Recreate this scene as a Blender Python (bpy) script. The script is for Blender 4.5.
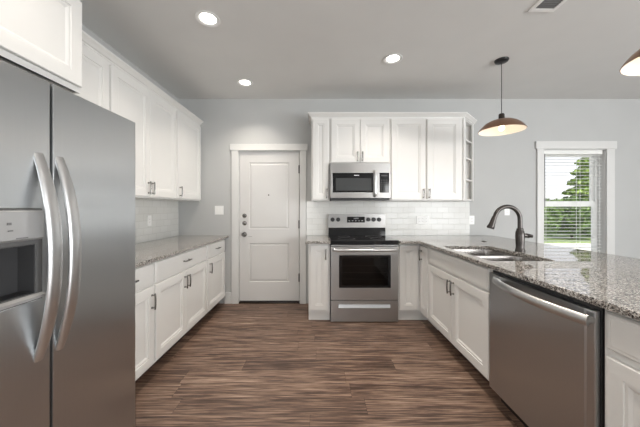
import bpy, bmesh, math, random
from mathutils import Vector, Matrix
from mathutils.geometry import tessellate_polygon

random.seed(7)
for o in list(bpy.data.objects):
    bpy.data.objects.remove(o)
SC = bpy.context.scene
COL = SC.collection
PI = math.pi

# ------------------------------------------------------------------ camera
LW, BW, CEIL = -1.872, 3.624, 2.743          # left wall, back wall, ceiling
RW, FW = 6.2, -3.6                           # right wall, wall behind the camera
cam_data = bpy.data.cameras.new('camera')
cam_data.sensor_width = 36.0
cam_data.lens = 270.0 / 640.0 * 36.0
cam_data.shift_x = 2.0 / 640.0
cam_data.shift_y = -5.5 / 640.0
cam_data.clip_start = 0.02
cam = bpy.data.objects.new('camera', cam_data)
cam.location = (0, 0, 1.28)
cam.rotation_euler = (PI / 2, 0, 0)
COL.objects.link(cam)
SC.camera = cam

# ------------------------------------------------------------------ world, sun, daylight fill, exposure
SC.view_settings.view_transform = 'Standard'
SC.view_settings.look = 'None'
SC.view_settings.gamma = 1
SC.view_settings.use_curve_mapping = False
SC.view_settings.exposure = -0.13
world = bpy.data.worlds.new('world')
SC.world = world
world.use_nodes = True
wn = world.node_tree
wn.nodes.clear()
w_out = wn.nodes.new('ShaderNodeOutputWorld')
w_bg = wn.nodes.new('ShaderNodeBackground')
w_sky = wn.nodes.new('ShaderNodeTexSky')
w_sky.sky_type = 'HOSEK_WILKIE'
w_sky.turbidity = 8.0
w_sky.ground_albedo = 0.5
w_sky.sun_direction = Vector((0.3, -0.6, 0.75)).normalized()
w_hsv = wn.nodes.new('ShaderNodeHueSaturation')
w_hsv.inputs['Saturation'].default_value = 0.35
wn.links.new(w_sky.outputs['Color'], w_hsv.inputs['Color'])
wn.links.new(w_hsv.outputs['Color'], w_bg.inputs['Color'])
w_bg.inputs['Strength'].default_value = 7.0
wn.links.new(w_bg.outputs['Background'], w_out.inputs['Surface'])


def lamp(name, kind, loc, rot, energy, color=(1, 1, 1), **kw):
    d = bpy.data.lights.new(name, kind)
    d.energy = energy
    d.color = color
    for k, v in kw.items():
        setattr(d, k, v)
    o = bpy.data.objects.new(name, d)
    o.location = loc
    o.rotation_euler = rot
    COL.objects.link(o)
    return o


lamp('sun', 'SUN', (8, 0, 9), (math.radians(40), math.radians(12), 0), 6.0, (1, 0.96, 0.9), angle=0.02)
# daylight fill: area lamps added in unseen window openings, right and behind the camera
COOL = (0.955, 0.98, 1.0)
lamp('daylight_fill_right', 'AREA', (RW - 0.02, -1.85, 1.25), (0, PI / 2 + 0.35, 0), 290, COOL, shape='RECTANGLE', size=1.9, size_y=2.7)
lamp('daylight_fill_behind', 'AREA', (4.0, FW + 0.02, 1.25), (PI / 2 + 0.35, 0, 0), 150, COOL, shape='RECTANGLE', size=2.9, size_y=1.9)
lamp('daylight_fill_behind_kitchen', 'AREA', (-0.85, FW + 0.02, 1.25), (PI / 2 + 0.3, 0, 0), 40, COOL, shape='RECTANGLE', size=1.2, size_y=1.9)


# ------------------------------------------------------------------ materials
def new_mat(name):
    m = bpy.data.materials.new(name)
    m.use_nodes = True
    nt = m.node_tree
    b = nt.nodes['Principled BSDF']
    return m, nt, b


def srgb(r, g, b):
    f = lambda c: ((c / 255 + 0.055) / 1.055) ** 2.4 if c > 10 else c / 255 / 12.92
    return (f(r), f(g), f(b), 1)


def N(nt, t, **kw):
    n = nt.nodes.new(t)
    for k, v in kw.items():
        if k in n.inputs:
            n.inputs[k].default_value = v
        else:
            setattr(n, k, v)
    return n


def mapping(nt, scale=(1, 1, 1), src='Object'):
    tc = N(nt, 'ShaderNodeTexCoord')
    mp = N(nt, 'ShaderNodeMapping')
    mp.inputs['Scale'].default_value = scale
    nt.links.new(tc.outputs[src], mp.inputs['Vector'])
    return mp


def ramp(nt, stops):
    r = N(nt, 'ShaderNodeValToRGB')
    e = r.color_ramp.elements
    while len(e) < len(stops):
        e.new(0.5)
    for i, (p, c) in enumerate(stops):
        e[i].position = p
        e[i].color = c
    return r


def paint(name, col, rough=0.5, bump=0.0, scale=120, spec=0.5):
    m, nt, b = new_mat(name)
    mp = mapping(nt)
    no = N(nt, 'ShaderNodeTexNoise', Scale=3.0, Detail=2.0)
    nt.links.new(mp.outputs[0], no.inputs['Vector'])
    c0 = tuple(x * 0.97 for x in col[:3]) + (1,)
    r = ramp(nt, [(0.3, c0), (0.7, col)])
    nt.links.new(no.outputs['Fac'], r.inputs['Fac'])
    nt.links.new(r.outputs['Color'], b.inputs['Base Color'])
    b.inputs['Roughness'].default_value = rough
    b.inputs['Specular IOR Level'].default_value = spec
    if bump:
        n2 = N(nt, 'ShaderNodeTexNoise', Scale=float(scale), Detail=2.0)
        nt.links.new(mp.outputs[0], n2.inputs['Vector'])
        bp = N(nt, 'ShaderNodeBump', Strength=bump, Distance=0.001)
        nt.links.new(n2.outputs['Fac'], bp.inputs['Height'])
        nt.links.new(bp.outputs['Normal'], b.inputs['Normal'])
    return m


def metal(name, col, rough=0.3, brush=None, metallic=1.0, aniso=0.0, rot=0.0):
    """brushed metal: brush = stretch of the grain in object space"""
    m, nt, b = new_mat(name)
    b.inputs['Metallic'].default_value = metallic
    mp = mapping(nt, brush or (60, 60, 60))
    no = N(nt, 'ShaderNodeTexNoise', Scale=1.0, Detail=3.0)
    nt.links.new(mp.outputs[0], no.inputs['Vector'])
    mr = N(nt, 'ShaderNodeMapRange')
    mr.inputs['To Min'].default_value = rough * 0.93
    mr.inputs['To Max'].default_value = rough * 1.07
    nt.links.new(no.outputs['Fac'], mr.inputs['Value'])
    nt.links.new(mr.outputs[0], b.inputs['Roughness'])
    r = ramp(nt, [(0.3, tuple(c * 0.98 for c in col[:3]) + (1,)), (0.7, col)])
    nt.links.new(no.outputs['Fac'], r.inputs['Fac'])
    nt.links.new(r.outputs['Color'], b.inputs['Base Color'])
    if aniso:
        tg = N(nt, 'ShaderNodeTangent', direction_type='UV_MAP')
        nt.links.new(tg.outputs[0], b.inputs['Tangent'])
        b.inputs['Anisotropic'].default_value = aniso
        b.inputs['Anisotropic Rotation'].default_value = rot
    return m



def plain(name, col, rough=0.4, metallic=0.0, emit=None, strength=0.0):
    m, nt, b = new_mat(name)
    mp = mapping(nt)
    no = N(nt, 'ShaderNodeTexNoise', Scale=40.0)
    nt.links.new(mp.outputs[0], no.inputs['Vector'])
    mr = N(nt, 'ShaderNodeMapRange')
    mr.inputs['To Min'].default_value = rough * 0.9
    mr.inputs['To Max'].default_value = min(1, rough * 1.1)
    nt.links.new(no.outputs['Fac'], mr.inputs['Value'])
    nt.links.new(mr.outputs[0], b.inputs['Roughness'])
    b.inputs['Base Color'].default_value = col
    b.inputs['Metallic'].default_value = metallic
    if emit:
        b.inputs['Emission Color'].default_value = emit
        b.inputs['Emission Strength'].default_value = strength
    return m


def granite_mat():
    m, nt, b = new_mat('granite')
    mp = mapping(nt)
    # warp the coordinates a little so that the grains are irregular
    nz = N(nt, 'ShaderNodeTexNoise', Scale=60.0, Detail=2.0)
    nt.links.new(mp.outputs[0], nz.inputs['Vector'])
    mixv = N(nt, 'ShaderNodeMix', data_type='VECTOR')
    mixv.inputs['Factor'].default_value = 0.02
    nt.links.new(mp.outputs[0], mixv.inputs[4])
    nt.links.new(nz.outputs['Color'], mixv.inputs[5])
    v1 = N(nt, 'ShaderNodeTexVoronoi', Scale=220.0)
    nt.links.new(mixv.outputs[1], v1.inputs['Vector'])
    sep = N(nt, 'ShaderNodeSeparateColor')
    nt.links.new(v1.outputs['Color'], sep.inputs[0])
    r1 = ramp(nt, [(0.0, srgb(20, 20, 20)), (0.20, srgb(40, 38, 37)), (0.23, srgb(104, 99, 94)), (0.45, srgb(142, 136, 130)),
                   (0.65, srgb(172, 167, 161)), (0.85, srgb(198, 194, 189)), (1.0, srgb(218, 215, 210))])
    nt.links.new(sep.outputs[0], r1.inputs['Fac'])
    n2 = N(nt, 'ShaderNodeTexNoise', Scale=60.0, Detail=4.0, Roughness=0.7)
    nt.links.new(mp.outputs[0], n2.inputs['Vector'])
    r2 = ramp(nt, [(0.36, (0.0, 0, 0, 1)), (0.47, (1, 1, 1, 1))])
    nt.links.new(n2.outputs['Fac'], r2.inputs['Fac'])
    mx = N(nt, 'ShaderNodeMix', data_type='RGBA')
    nt.links.new(r2.outputs['Color'], mx.inputs['Factor'])
    dk = N(nt, 'ShaderNodeMix', data_type='RGBA', blend_type='MULTIPLY')
    dk.inputs['Factor'].default_value = 1.0
    nt.links.new(r1.outputs['Color'], dk.inputs[6])
    dk.inputs[7].default_value = (0.20, 0.185, 0.175, 1)
    nt.links.new(dk.outputs[2], mx.inputs[6])
    nt.links.new(r1.outputs['Color'], mx.inputs[7])
    nt.links.new(mx.outputs[2], b.inputs['Base Color'])
    b.inputs['Roughness'].default_value = 0.025
    b.inputs['Specular IOR Level'].default_value = 1.0
    return m


def floor_mat():
    m, nt, b = new_mat('wood_planks')
    tc = N(nt, 'ShaderNodeTexCoord')
    sx = N(nt, 'ShaderNodeSeparateXYZ')
    nt.links.new(tc.outputs['UV'], sx.inputs[0])

    def M(op, a=None, c=None, av=None, cv=None):
        n = N(nt, 'ShaderNodeMath', operation=op)
        if a is not None: nt.links.new(a, n.inputs[0])
        if av is not None: n.inputs[0].default_value = av
        if c is not None: nt.links.new(c, n.inputs[1])
        if cv is not None: n.inputs[1].default_value = cv
        return n.outputs[0]
    PWID, PLEN = 0.152, 1.22
    vrow = M('DIVIDE', sx.outputs['Y'], cv=PWID)
    row = M('FLOOR', vrow)
    wn1 = N(nt, 'ShaderNodeTexWhiteNoise', noise_dimensions='1D')
    nt.links.new(row, wn1.inputs['W'])
    uoff = M('ADD', M('DIVIDE', sx.outputs['X'], cv=PLEN), M('MULTIPLY', wn1.outputs['Value'], cv=7.3))
    colm = M('FLOOR', uoff)
    idn = M('ADD', M('MULTIPLY', row, cv=17.13), colm)
    wn2 = N(nt, 'ShaderNodeTexWhiteNoise', noise_dimensions='1D')
    nt.links.new(idn, wn2.inputs['W'])
    # grain: noise stretched along the plank, shifted from plank to plank
    cmb = N(nt, 'ShaderNodeCombineXYZ')
    nt.links.new(M('ADD', M('MULTIPLY', sx.outputs['X'], cv=2.4), M('MULTIPLY', wn2.outputs['Value'], cv=50.0)), cmb.inputs[0])
    nt.links.new(M('MULTIPLY', sx.outputs['Y'], cv=34.0), cmb.inputs[1])
    nt.links.new(M('MULTIPLY', wn2.outputs['Value'], cv=31.0), cmb.inputs[2])
    g1 = N(nt, 'ShaderNodeTexNoise', Scale=1.0, Detail=6.0, Roughness=0.62, Distortion=0.6)
    nt.links.new(cmb.outputs[0], g1.inputs['Vector'])
    cmb2 = N(nt, 'ShaderNodeCombineXYZ')
    nt.links.new(M('ADD', M('MULTIPLY', sx.outputs['X'], cv=3.6), M('MULTIPLY', wn2.outputs['Value'], cv=20.0)), cmb2.inputs[0])
    nt.links.new(M('MULTIPLY', sx.outputs['Y'], cv=130.0), cmb2.inputs[1])
    g2 = N(nt, 'ShaderNodeTexNoise', Scale=1.0, Detail=3.0, Roughness=0.6)
    nt.links.new(cmb2.outputs[0], g2.inputs['Vector'])
    cmb3 = N(nt, 'ShaderNodeCombineXYZ')
    nt.links.new(M('ADD', M('MULTIPLY', sx.outputs['X'], cv=2.6), M('MULTIPLY', wn2.outputs['Value'], cv=37.0)), cmb3.inputs[0])
    nt.links.new(M('MULTIPLY', sx.outputs['Y'], cv=70.0), cmb3.inputs[1])
    g3 = N(nt, 'ShaderNodeTexNoise', Scale=1.0, Detail=5.0, Roughness=0.7, Distortion=0.8)
    nt.links.new(cmb3.outputs[0], g3.inputs['Vector'])
    f = M('ADD', M('MULTIPLY', g1.outputs['Fac'], cv=0.36), M('MULTIPLY', g2.outputs['Fac'], cv=0.42))
    f = M('SUBTRACT', f, cv=0.045)
    f = M('ADD', f, M('MULTIPLY', g3.outputs['Fac'], cv=0.36))
    f = M('ADD', f, M('MULTIPLY', M('SUBTRACT', wn2.outputs['Value'], cv=0.5), cv=0.05))
    rp = ramp(nt, [(0.41, srgb(50, 39, 33)), (0.48, srgb(80, 62, 53)), (0.535, srgb(110, 88, 75)), (0.595, srgb(140, 117, 101)), (0.69, srgb(172, 151, 134))])
    nt.links.new(f, rp.inputs['Fac'])
    # bevelled joints
    fy = M('FRACT', vrow)
    fx = M('FRACT', uoff)
    ey = M('MINIMUM', fy, M('SUBTRACT', av=1.0, c=fy))
    ex = M('MULTIPLY', M('MINIMUM', fx, M('SUBTRACT', av=1.0, c=fx)), cv=PLEN / PWID)
    ed = M('MINIMUM', ey, ex)
    jr = N(nt, 'ShaderNodeMapRange')
    jr.inputs['From Max'].default_value = 0.016
    jr.inputs['To Min'].default_value = 0.45
    nt.links.new(ed, jr.inputs['Value'])
    mx = N(nt, 'ShaderNodeMix', data_type='RGBA', blend_type='MULTIPLY')
    mx.inputs['Factor'].default_value = 1.0
    nt.links.new(rp.outputs['Color'], mx.inputs[6])
    nt.links.new(jr.outputs[0], mx.inputs[7])
    nt.links.new(mx.outputs[2], b.inputs['Base Color'])
    rr = N(nt, 'ShaderNodeMapRange')
    rr.inputs['To Min'].default_value = 0.34
    rr.inputs['To Max'].default_value = 0.52
    nt.links.new(g1.outputs['Fac'], rr.inputs['Value'])
    nt.links.new(rr.outputs[0], b.inputs['Roughness'])
    b.inputs['Specular IOR Level'].default_value = 0.4
    bp = N(nt, 'ShaderNodeBump', Strength=0.25, Distance=0.002)
    nt.links.new(M('MULTIPLY', g2.outputs['Fac'], jr.outputs[0]), bp.inputs['Height'])
    nt.links.new(bp.outputs['Normal'], b.inputs['Normal'])
    return m


def tile_mat():
    m, nt, b = new_mat('subway_tile')
    mp = mapping(nt, src='UV')
    br = N(nt, 'ShaderNodeTexBrick')
    br.offset = 0.5
    br.inputs['Scale'].default_value = 1.0
    br.inputs['Brick Width'].default_value = 0.152
    br.inputs['Row Height'].default_value = 0.076
    br.inputs['Mortar Size'].default_value = 0.0028
    br.inputs['Mortar Smooth'].default_value = 0.6
    br.inputs['Color1'].default_value = srgb(216, 216, 213)
    br.inputs['Color2'].default_value = srgb(210, 210, 206)
    br.inputs['Mortar'].default_value = srgb(199, 199, 195)
    nt.links.new(mp.outputs[0], br.inputs['Vector'])
    nt.links.new(br.outputs['Color'], b.inputs['Base Color'])
    inv = N(nt, 'ShaderNodeMath', operation='SUBTRACT')
    inv.inputs[0].default_value = 1.0
    nt.links.new(br.outputs['Fac'], inv.inputs[1])
    bp = N(nt, 'ShaderNodeBump', Strength=0.4, Distance=0.003)
    nt.links.new(inv.outputs[0], bp.inputs['Height'])
    nt.links.new(bp.outputs['Normal'], b.inputs['Normal'])
    b.inputs['Roughness'].default_value = 0.16
    return m


def glass_mat(name, tint=(1, 1, 1, 1), gloss=0.03):
    m = bpy.data.materials.new(name)
    m.use_nodes = True
    nt = m.node_tree
    nt.nodes.clear()
    out = N(nt, 'ShaderNodeOutputMaterial')
    tr = N(nt, 'ShaderNodeBsdfTransparent')
    tr.inputs['Color'].default_value = tint
    gl = N(nt, 'ShaderNodeBsdfGlossy')
    gl.inputs['Roughness'].default_value = gloss
    lw = N(nt, 'ShaderNodeLayerWeight')
    lw.inputs['Blend'].default_value = 0.5
    pw = N(nt, 'ShaderNodeMath', operation='POWER')
    pw.inputs[1].default_value = 5.0
    nt.links.new(lw.outputs['Facing'], pw.inputs[0])
    fr = N(nt, 'ShaderNodeMath', operation='MULTIPLY_ADD')
    fr.inputs[1].default_value = 0.95
    fr.inputs[2].default_value = 0.04
    nt.links.new(pw.outputs[0], fr.inputs[0])
    mx = N(nt, 'ShaderNodeMixShader')
    nt.links.new(fr.outputs[0], mx.inputs[0])
    nt.links.new(tr.outputs[0], mx.inputs[1])
    nt.links.new(gl.outputs[0], mx.inputs[2])
    nt.links.new(mx.outputs[0], out.inputs['Surface'])
    return m


def leaf_mat(name, c1, c2):
    m, nt, b = new_mat(name)
    mp = mapping(nt)
    no = N(nt, 'ShaderNodeTexNoise', Scale=4.0, Detail=5.0)
    nt.links.new(mp.outputs[0], no.inputs['Vector'])
    r = ramp(nt, [(0.35, c1), (0.65, c2)])
    nt.links.new(no.outputs['Fac'], r.inputs['Fac'])
    nt.links.new(r.outputs['Color'], b.inputs['Base Color'])
    b.inputs['Roughness'].default_value = 0.6
    return m


WALL = paint('wall_paint', srgb(186, 187, 186), 0.75, 0.08, 160)
CEILM = paint('ceiling_paint', srgb(224, 224, 222), 0.85, 0.1, 120)
TRIM = paint('white_trim_paint', srgb(213, 213, 211), 0.42)
CAB = paint('white_cabinet_paint', srgb(225, 224, 221), 0.30)
TOE = paint('toe_kick_shade', srgb(84, 68, 60), 0.5)  # dark brown paints in the shade under the left and peninsula fronts
DOORP = paint('door_paint', srgb(209, 208, 206), 0.42)
FLOOR = floor_mat()
GRANITE = granite_mat()
TILE = tile_mat()
STEEL_V = metal('brushed_steel_vertical', (0.535, 0.548, 0.556, 1), 0.30, (260, 260, 3), aniso=0.75)
STEEL_H = metal('brushed_steel_horizontal', (0.47, 0.465, 0.46, 1), 0.33, (3, 260, 260), aniso=0.6, rot=0.25)
CHROME = metal('polished_steel', (0.64, 0.645, 0.65, 1), 0.31)
SINKM = metal('sink_steel', (0.36, 0.34, 0.325, 1), 0.24)
NICKEL = metal('brushed_nickel', (0.27, 0.26, 0.25, 1), 0.25)
BRONZE = metal('dark_bronze', (0.075, 0.068, 0.064, 1), 0.28, metallic=0.85)
COPPER = metal('aged_copper', (0.36, 0.215, 0.145, 1), 0.32, metallic=0.9)
BLACK = plain('black_plastic', (0.012, 0.012, 0.013, 1), 0.35)
BLACKGL = plain('black_glass', (0.008, 0.008, 0.009, 1), 0.05)
DARKGREY = plain('dark_grey_plastic', (0.04, 0.04, 0.042, 1), 0.4)
DISPG = plain('dispenser_grey', (0.10, 0.10, 0.10, 1), 0.35)
MIDGREY = plain('grey_plastic', (0.22, 0.22, 0.22, 1), 0.4)
LIGHTGREY = plain('silver_plastic', (0.42, 0.42, 0.42, 1), 0.33, 0.35)
WHITEPL = plain('white_plastic', srgb(240, 240, 238), 0.35)
SHADEIN = plain('white_enamel', srgb(236, 230, 220), 0.4)
VENTDARK = plain('vent_grey', srgb(140, 140, 140), 0.6)  # plain grey of the louvres and duct plate
BULB = plain('lit_bulb', (1, 0.9, 0.75, 1), 0.3, emit=(1, 0.80, 0.55, 1), strength=5)
LENS = plain('lit_lens', (1, 1, 1, 1), 0.4, emit=(1, 0.95, 0.88, 1), strength=9)
WINGLASS = glass_mat('window_glass')
OVENGLASS = glass_mat('oven_glass', (0.30, 0.29, 0.28, 1))
BLIND = plain('blind_slat', srgb(232, 233, 230), 0.4)
MARK = plain('grey_print', (0.18, 0.18, 0.18, 1), 0.5)
LIGHTMARK = plain('pale_print', (0.6, 0.6, 0.6, 1), 0.5)
GREEN1 = leaf_mat('leaves_conifer', srgb(78, 112, 36), srgb(146, 172, 72))
GREEN2 = leaf_mat('leaves_shrub', srgb(50, 78, 32), srgb(108, 138, 62))
BARK = paint('bark', srgb(88, 74, 62), 0.9, 0.5, 60)
GRASSM = leaf_mat('grass_blades', srgb(92, 120, 60), srgb(146, 166, 98))
CONCRETE = paint('pale_concrete', srgb(208, 205, 198), 0.9, 0.3, 50)


# ------------------------------------------------------------------ mesh helpers
class MB:
    def __init__(s):
        s.bm = bmesh.new()
        s.round = False

    def box(s, x0, x1, y0, y1, z0, z1, bev=0.0, seg=2):
        t = bmesh.new()
        bmesh.ops.create_cube(t, size=1)
        for v in t.verts:
            v.co = Vector((x0 + (v.co.x + .5) * (x1 - x0), y0 + (v.co.y + .5) * (y1 - y0), z0 + (v.co.z + .5) * (z1 - z0)))
        if bev:
            bmesh.ops.bevel(t, geom=t.edges[:], offset=bev, segments=seg, affect='EDGES', profile=0.6)
        s._merge(t)
        return s

    def _merge(s, t):
        me = bpy.data.meshes.new('t')
        t.to_mesh(me)
        t.free()
        s.bm.from_mesh(me)
        bpy.data.meshes.remove(me)

    def tube(s, pts, r, n=10, ry=None, closed=False, side=None):
        """sweep of an ellipse along points; r may be a list; ry = second radius (flat bars); side = fixed first axis"""
        s.round = True
        pts = [Vector(p) for p in pts]
        k = len(pts)
        rs = r if isinstance(r, (list, tuple)) else [r] * k
        rys = ry if isinstance(ry, (list, tuple)) else ([ry] * k if ry else rs)
        rings = []
        prev = None
        for i, p in enumerate(pts):
            d = (pts[min(i + 1, k - 1)] - pts[max(i - 1, 0)]).normalized()
            if side is not None:
                a = Vector(side)
                a = (a - d * a.dot(d)).normalized()
            elif prev is None:
                a = d.orthogonal().normalized()
            else:
                a = (prev - d * prev.dot(d)).normalized()
            prev = a
            c = d.cross(a)
            rings.append([s.bm.verts.new(p + a * math.cos(t) * rs[i] + c * math.sin(t) * rys[i]) for t in [2 * PI * j / n for j in range(n)]])
        for i in range(k - 1):
            for j in range(n):
                s.bm.faces.new((rings[i][j], rings[i][(j + 1) % n], rings[i + 1][(j + 1) % n], rings[i + 1][j]))
        s.bm.faces.new(rings[0][::-1])
        s.bm.faces.new(rings[-1])
        return s

    def lathe(s, prof, origin=(0, 0, 0), axis='Z', n=32):
        """prof = [(radius, height)]; closed at r == 0"""
        s.round = True
        o = Vector(origin)

        def P(r, h, t):
            a, c = r * math.cos(t), r * math.sin(t)
            return o + (Vector((a, c, h)) if axis == 'Z' else Vector((a, h, c)) if axis == 'Y' else Vector((h, a, c)))
        rings = []
        for r, h in prof:
            if r < 1e-6:
                rings.append([s.bm.verts.new(P(0, h, 0))])
            else:
                rings.append([s.bm.verts.new(P(r, h, 2 * PI * j / n)) for j in range(n)])
        for i in range(len(rings) - 1):
            A, B = rings[i], rings[i + 1]
            for j in range(n):
                q = [A[j % len(A)], A[(j + 1) % len(A)], B[(j + 1) % len(B)], B[j % len(B)]]
                q = list(dict.fromkeys(q))
                if len(q) > 2:
                    s.bm.faces.new(q)
        return s

    def prism(s, poly, z0, z1, holes=(), axis='Z', bev=0.0):
        """poly and holes in 2D, extruded along axis (for axis Y the plane is x,z)"""
        def P(a, c, h):
            return Vector((a, c, h)) if axis == 'Z' else Vector((a, h, c)) if axis == 'Y' else Vector((h, a, c))
        loops = [list(poly)] + [list(h) for h in holes]
        flat = [p for l in loops for p in l]
        tris = tessellate_polygon([[Vector((p[0], p[1], 0)) for p in l] for l in loops])
        t = bmesh.new()
        lo = [t.verts.new(P(p[0], p[1], z0)) for p in flat]
        hi = [t.verts.new(P(p[0], p[1], z1)) for p in flat]
        for tr in tris:
            for L in (lo, hi):
                try:
                    t.faces.new([L[i] for i in tr])
                except ValueError:
                    pass
        k = 0
        rim = []
        for l in loops:
            for i in range(len(l)):
                a, c = k + i, k + (i + 1) % len(l)
                t.faces.new((lo[a], lo[c], hi[c], hi[a]))
                rim.append((a, c))
            k += len(l)
        bmesh.ops.recalc_face_normals(t, faces=t.faces[:])
        if bev:
            es = [e for a, c in rim for L in (lo, hi) for e in [t.edges.get((L[a], L[c]))] if e]
            bmesh.ops.bevel(t, geom=es, offset=bev, segments=2, affect='EDGES', profile=0.6)
        s._merge(t)
        return s

    def panel(s, w, h, th, rects, prof, x0=0, z0=0, y0=0, edge=0.002):
        """slab (front at y0-th, back at y0) with recessed panels: rects = [(xa, xb, za, zb)], prof = [(inset, depth)]"""
        t = bmesh.new()
        yf = y0 - th
        V = lambda x, y, z: t.verts.new((x0 + x, y, z0 + z))
        rc = lambda xa, xb, za, zb: [(xa, za), (xb, za), (xb, zb), (xa, zb)]
        outer = rc(edge, w - edge, edge, h - edge)
        loops = [outer] + [rc(*r) for r in rects]
        vs = [V(x, yf, z) for l in loops for x, z in l]
        for tr in tessellate_polygon([[Vector((p[0], p[1], 0)) for p in l] for l in loops]):
            t.faces.new([vs[i] for i in tr])
        o1 = [V(x, yf + edge, z) for x, z in rc(0, w, 0, h)]
        o2 = [V(x, y0, z) for x, z in rc(0, w, 0, h)]
        for i in range(4):
            j = (i + 1) % 4
            t.faces.new((vs[i], vs[j], o1[j], o1[i]))
            t.faces.new((o1[i], o1[j], o2[j], o2[i]))
        t.faces.new(o2)
        for q, r in enumerate(rects):
            cur = vs[4 + 4 * q:8 + 4 * q]
            for ins, dep in prof:
                nx = [V(x, yf + dep, z) for x, z in rc(r[0] + ins, r[1] - ins, r[2] + ins, r[3] - ins)]
                for i in range(4):
                    j = (i + 1) % 4
                    t.faces.new((cur[i], cur[j], nx[j], nx[i]))
                cur = nx
            t.faces.new(cur)
        bmesh.ops.recalc_face_normals(t, faces=t.faces[:])
        s._merge(t)
        return s

    def sweep(s, path, prof, right=True):
        """prof = [(out, z)] carried along a 2D path with mitred corners; out is to the right of the direction of travel"""
        P = [Vector((p[0], p[1], 0)) for p in path]
        k = len(P)
        sg = 1 if right else -1
        nrm = []
        for i in range(k - 1):
            d = (P[i + 1] - P[i]).normalized()
            nrm.append(Vector((d.y, -d.x, 0)) * sg)
        rings = []
        for i in range(k):
            a = nrm[max(i - 1, 0)]
            c = nrm[min(i, k - 2)]
            m = (a + c).normalized()
            m = m / max(0.3, m.dot(a))
            rings.append([s.bm.verts.new(P[i] + m * o + Vector((0, 0, z))) for o, z in prof])
        n = len(prof)
        for i in range(k - 1):
            for j in range(n):
                s.bm.faces.new((rings[i][j], rings[i][(j + 1) % n], rings[i + 1][(j + 1) % n], rings[i + 1][j]))
        s.bm.faces.new(rings[0][::-1])
        s.bm.faces.new(rings[-1])
        return s

    def shift(s, d):
        bmesh.ops.translate(s.bm, vec=Vector(d), verts=s.bm.verts[:])
        return s

    def build(s, name, mat, parent=None, loc=None, recalc=True):
        bm = s.bm
        if recalc:
            bmesh.ops.recalc_face_normals(bm, faces=bm.faces[:])
        uv = bm.loops.layers.uv.verify()
        for f in bm.faces:
            n = f.normal
            ax = max(range(3), key=lambda i: abs(n[i]))
            for l in f.loops:
                c = l.vert.co
                l[uv].uv = (c.y, c.z) if ax == 0 else (c.x, c.z) if ax == 1 else (c.x, c.y)
        me = bpy.data.meshes.new(name)
        bm.to_mesh(me)
        bm.free()
        me.shade_smooth()
        me.set_sharp_from_angle(angle=math.radians(48 if s.round else 14))
        me.materials.append(mat)
        o = bpy.data.objects.new(name, me)
        COL.objects.link(o)
        if parent is not None:
            o.parent = parent
        if loc is not None:
            o.location = loc
        return o


def tag(o, label, cat, group=None, kind=None):
    o['label'] = label
    o['category'] = cat
    if group: o['group'] = group
    if kind: o['kind'] = kind
    return o


def thing(name, label, cat, loc=(0, 0, 0), rot=0.0, group=None):
    o = bpy.data.objects.new(name, None)
    o.empty_display_size = 0.1
    COL.objects.link(o)
    o.location = loc
    o.rotation_euler = (0, 0, rot)
    return tag(o, label, cat, group)


def struct(o):
    o['kind'] = 'structure'
    return o


def copy_tree(o, parent=None):
    c = o.copy()
    COL.objects.link(c)
    if parent is not None:
        c.parent = parent
    for ch in list(o.children):
        copy_tree(ch, c)
    return c


def rect(xa, xb, za, zb):
    return [(xa, za), (xb, za), (xb, zb), (xa, zb)]


def rrect(xa, xb, ya, yb, r, n=6):
    out = []
    for cx, cy, a0 in ((xb - r, yb - r, 0), (xa + r, yb - r, 90), (xa + r, ya + r, 180), (xb - r, ya + r, 270)):
        for i in range(n + 1):
            a = math.radians(a0 + 90 * i / n)
            out.append((cx + r * math.cos(a), cy + r * math.sin(a)))
    return out


# ------------------------------------------------------------------ room shell
WT = 0.16
DX0, DX1, DZ = -1.075, -0.235, 2.045            # door opening
WX0, WX1, WZ0, WZ1 = 3.02, 3.86, 0.55, 2.065    # window opening
struct(MB().box(LW - WT, RW + WT, FW - WT, BW + WT, -0.10, 0.0).build('floor', FLOOR))
struct(MB().box(LW - WT, RW + WT, FW - WT, BW + WT, CEIL, CEIL + 0.1).build('ceiling', CEILM))
bw = [(LW - WT, 0), (DX0, 0), (DX0, DZ), (DX1, DZ), (DX1, 0), (RW + WT, 0), (RW + WT, CEIL), (LW - WT, CEIL)]
struct(MB().prism(bw, BW, BW + WT, [rect(WX0, WX1, WZ0, WZ1)], axis='Y').build('wall_back', WALL))
struct(MB().box(LW - WT, LW, FW, BW, 0, CEIL).build('wall_left', WALL))
struct(MB().prism(rect(FW, BW, 0, CEIL), RW, RW + WT, [rect(-3.25, -0.45, 0.25, 2.25)], axis='X').build('wall_right', WALL))
struct(MB().prism(rect(LW - WT, RW + WT, 0, CEIL), FW - WT, FW, [rect(2.5, 5.5, 0.25, 2.25), rect(-1.5, -0.2, 0.25, 2.25)], axis='Y').build('wall_front', WALL))

# tiled backsplashes
struct(MB().box(-0.155, 2.03, BW - 0.008, BW, 0.915, 1.374).build('wall_backsplash_back', TILE))
struct(MB().box(LW, LW + 0.008, 1.46, BW - 0.02, 0.915, 1.374).build('wall_backsplash_left', TILE))
# baseboards
bbp = lambda: MB()
struct(bbp().box(-1.25, -1.158, BW - 0.016, BW, 0, 0.15, 0.004).build('baseboard_back', TRIM))
struct(bbp().box(2.33, RW, BW - 0.016, BW, 0, 0.15, 0.004).build('baseboard_back_right', TRIM))

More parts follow.
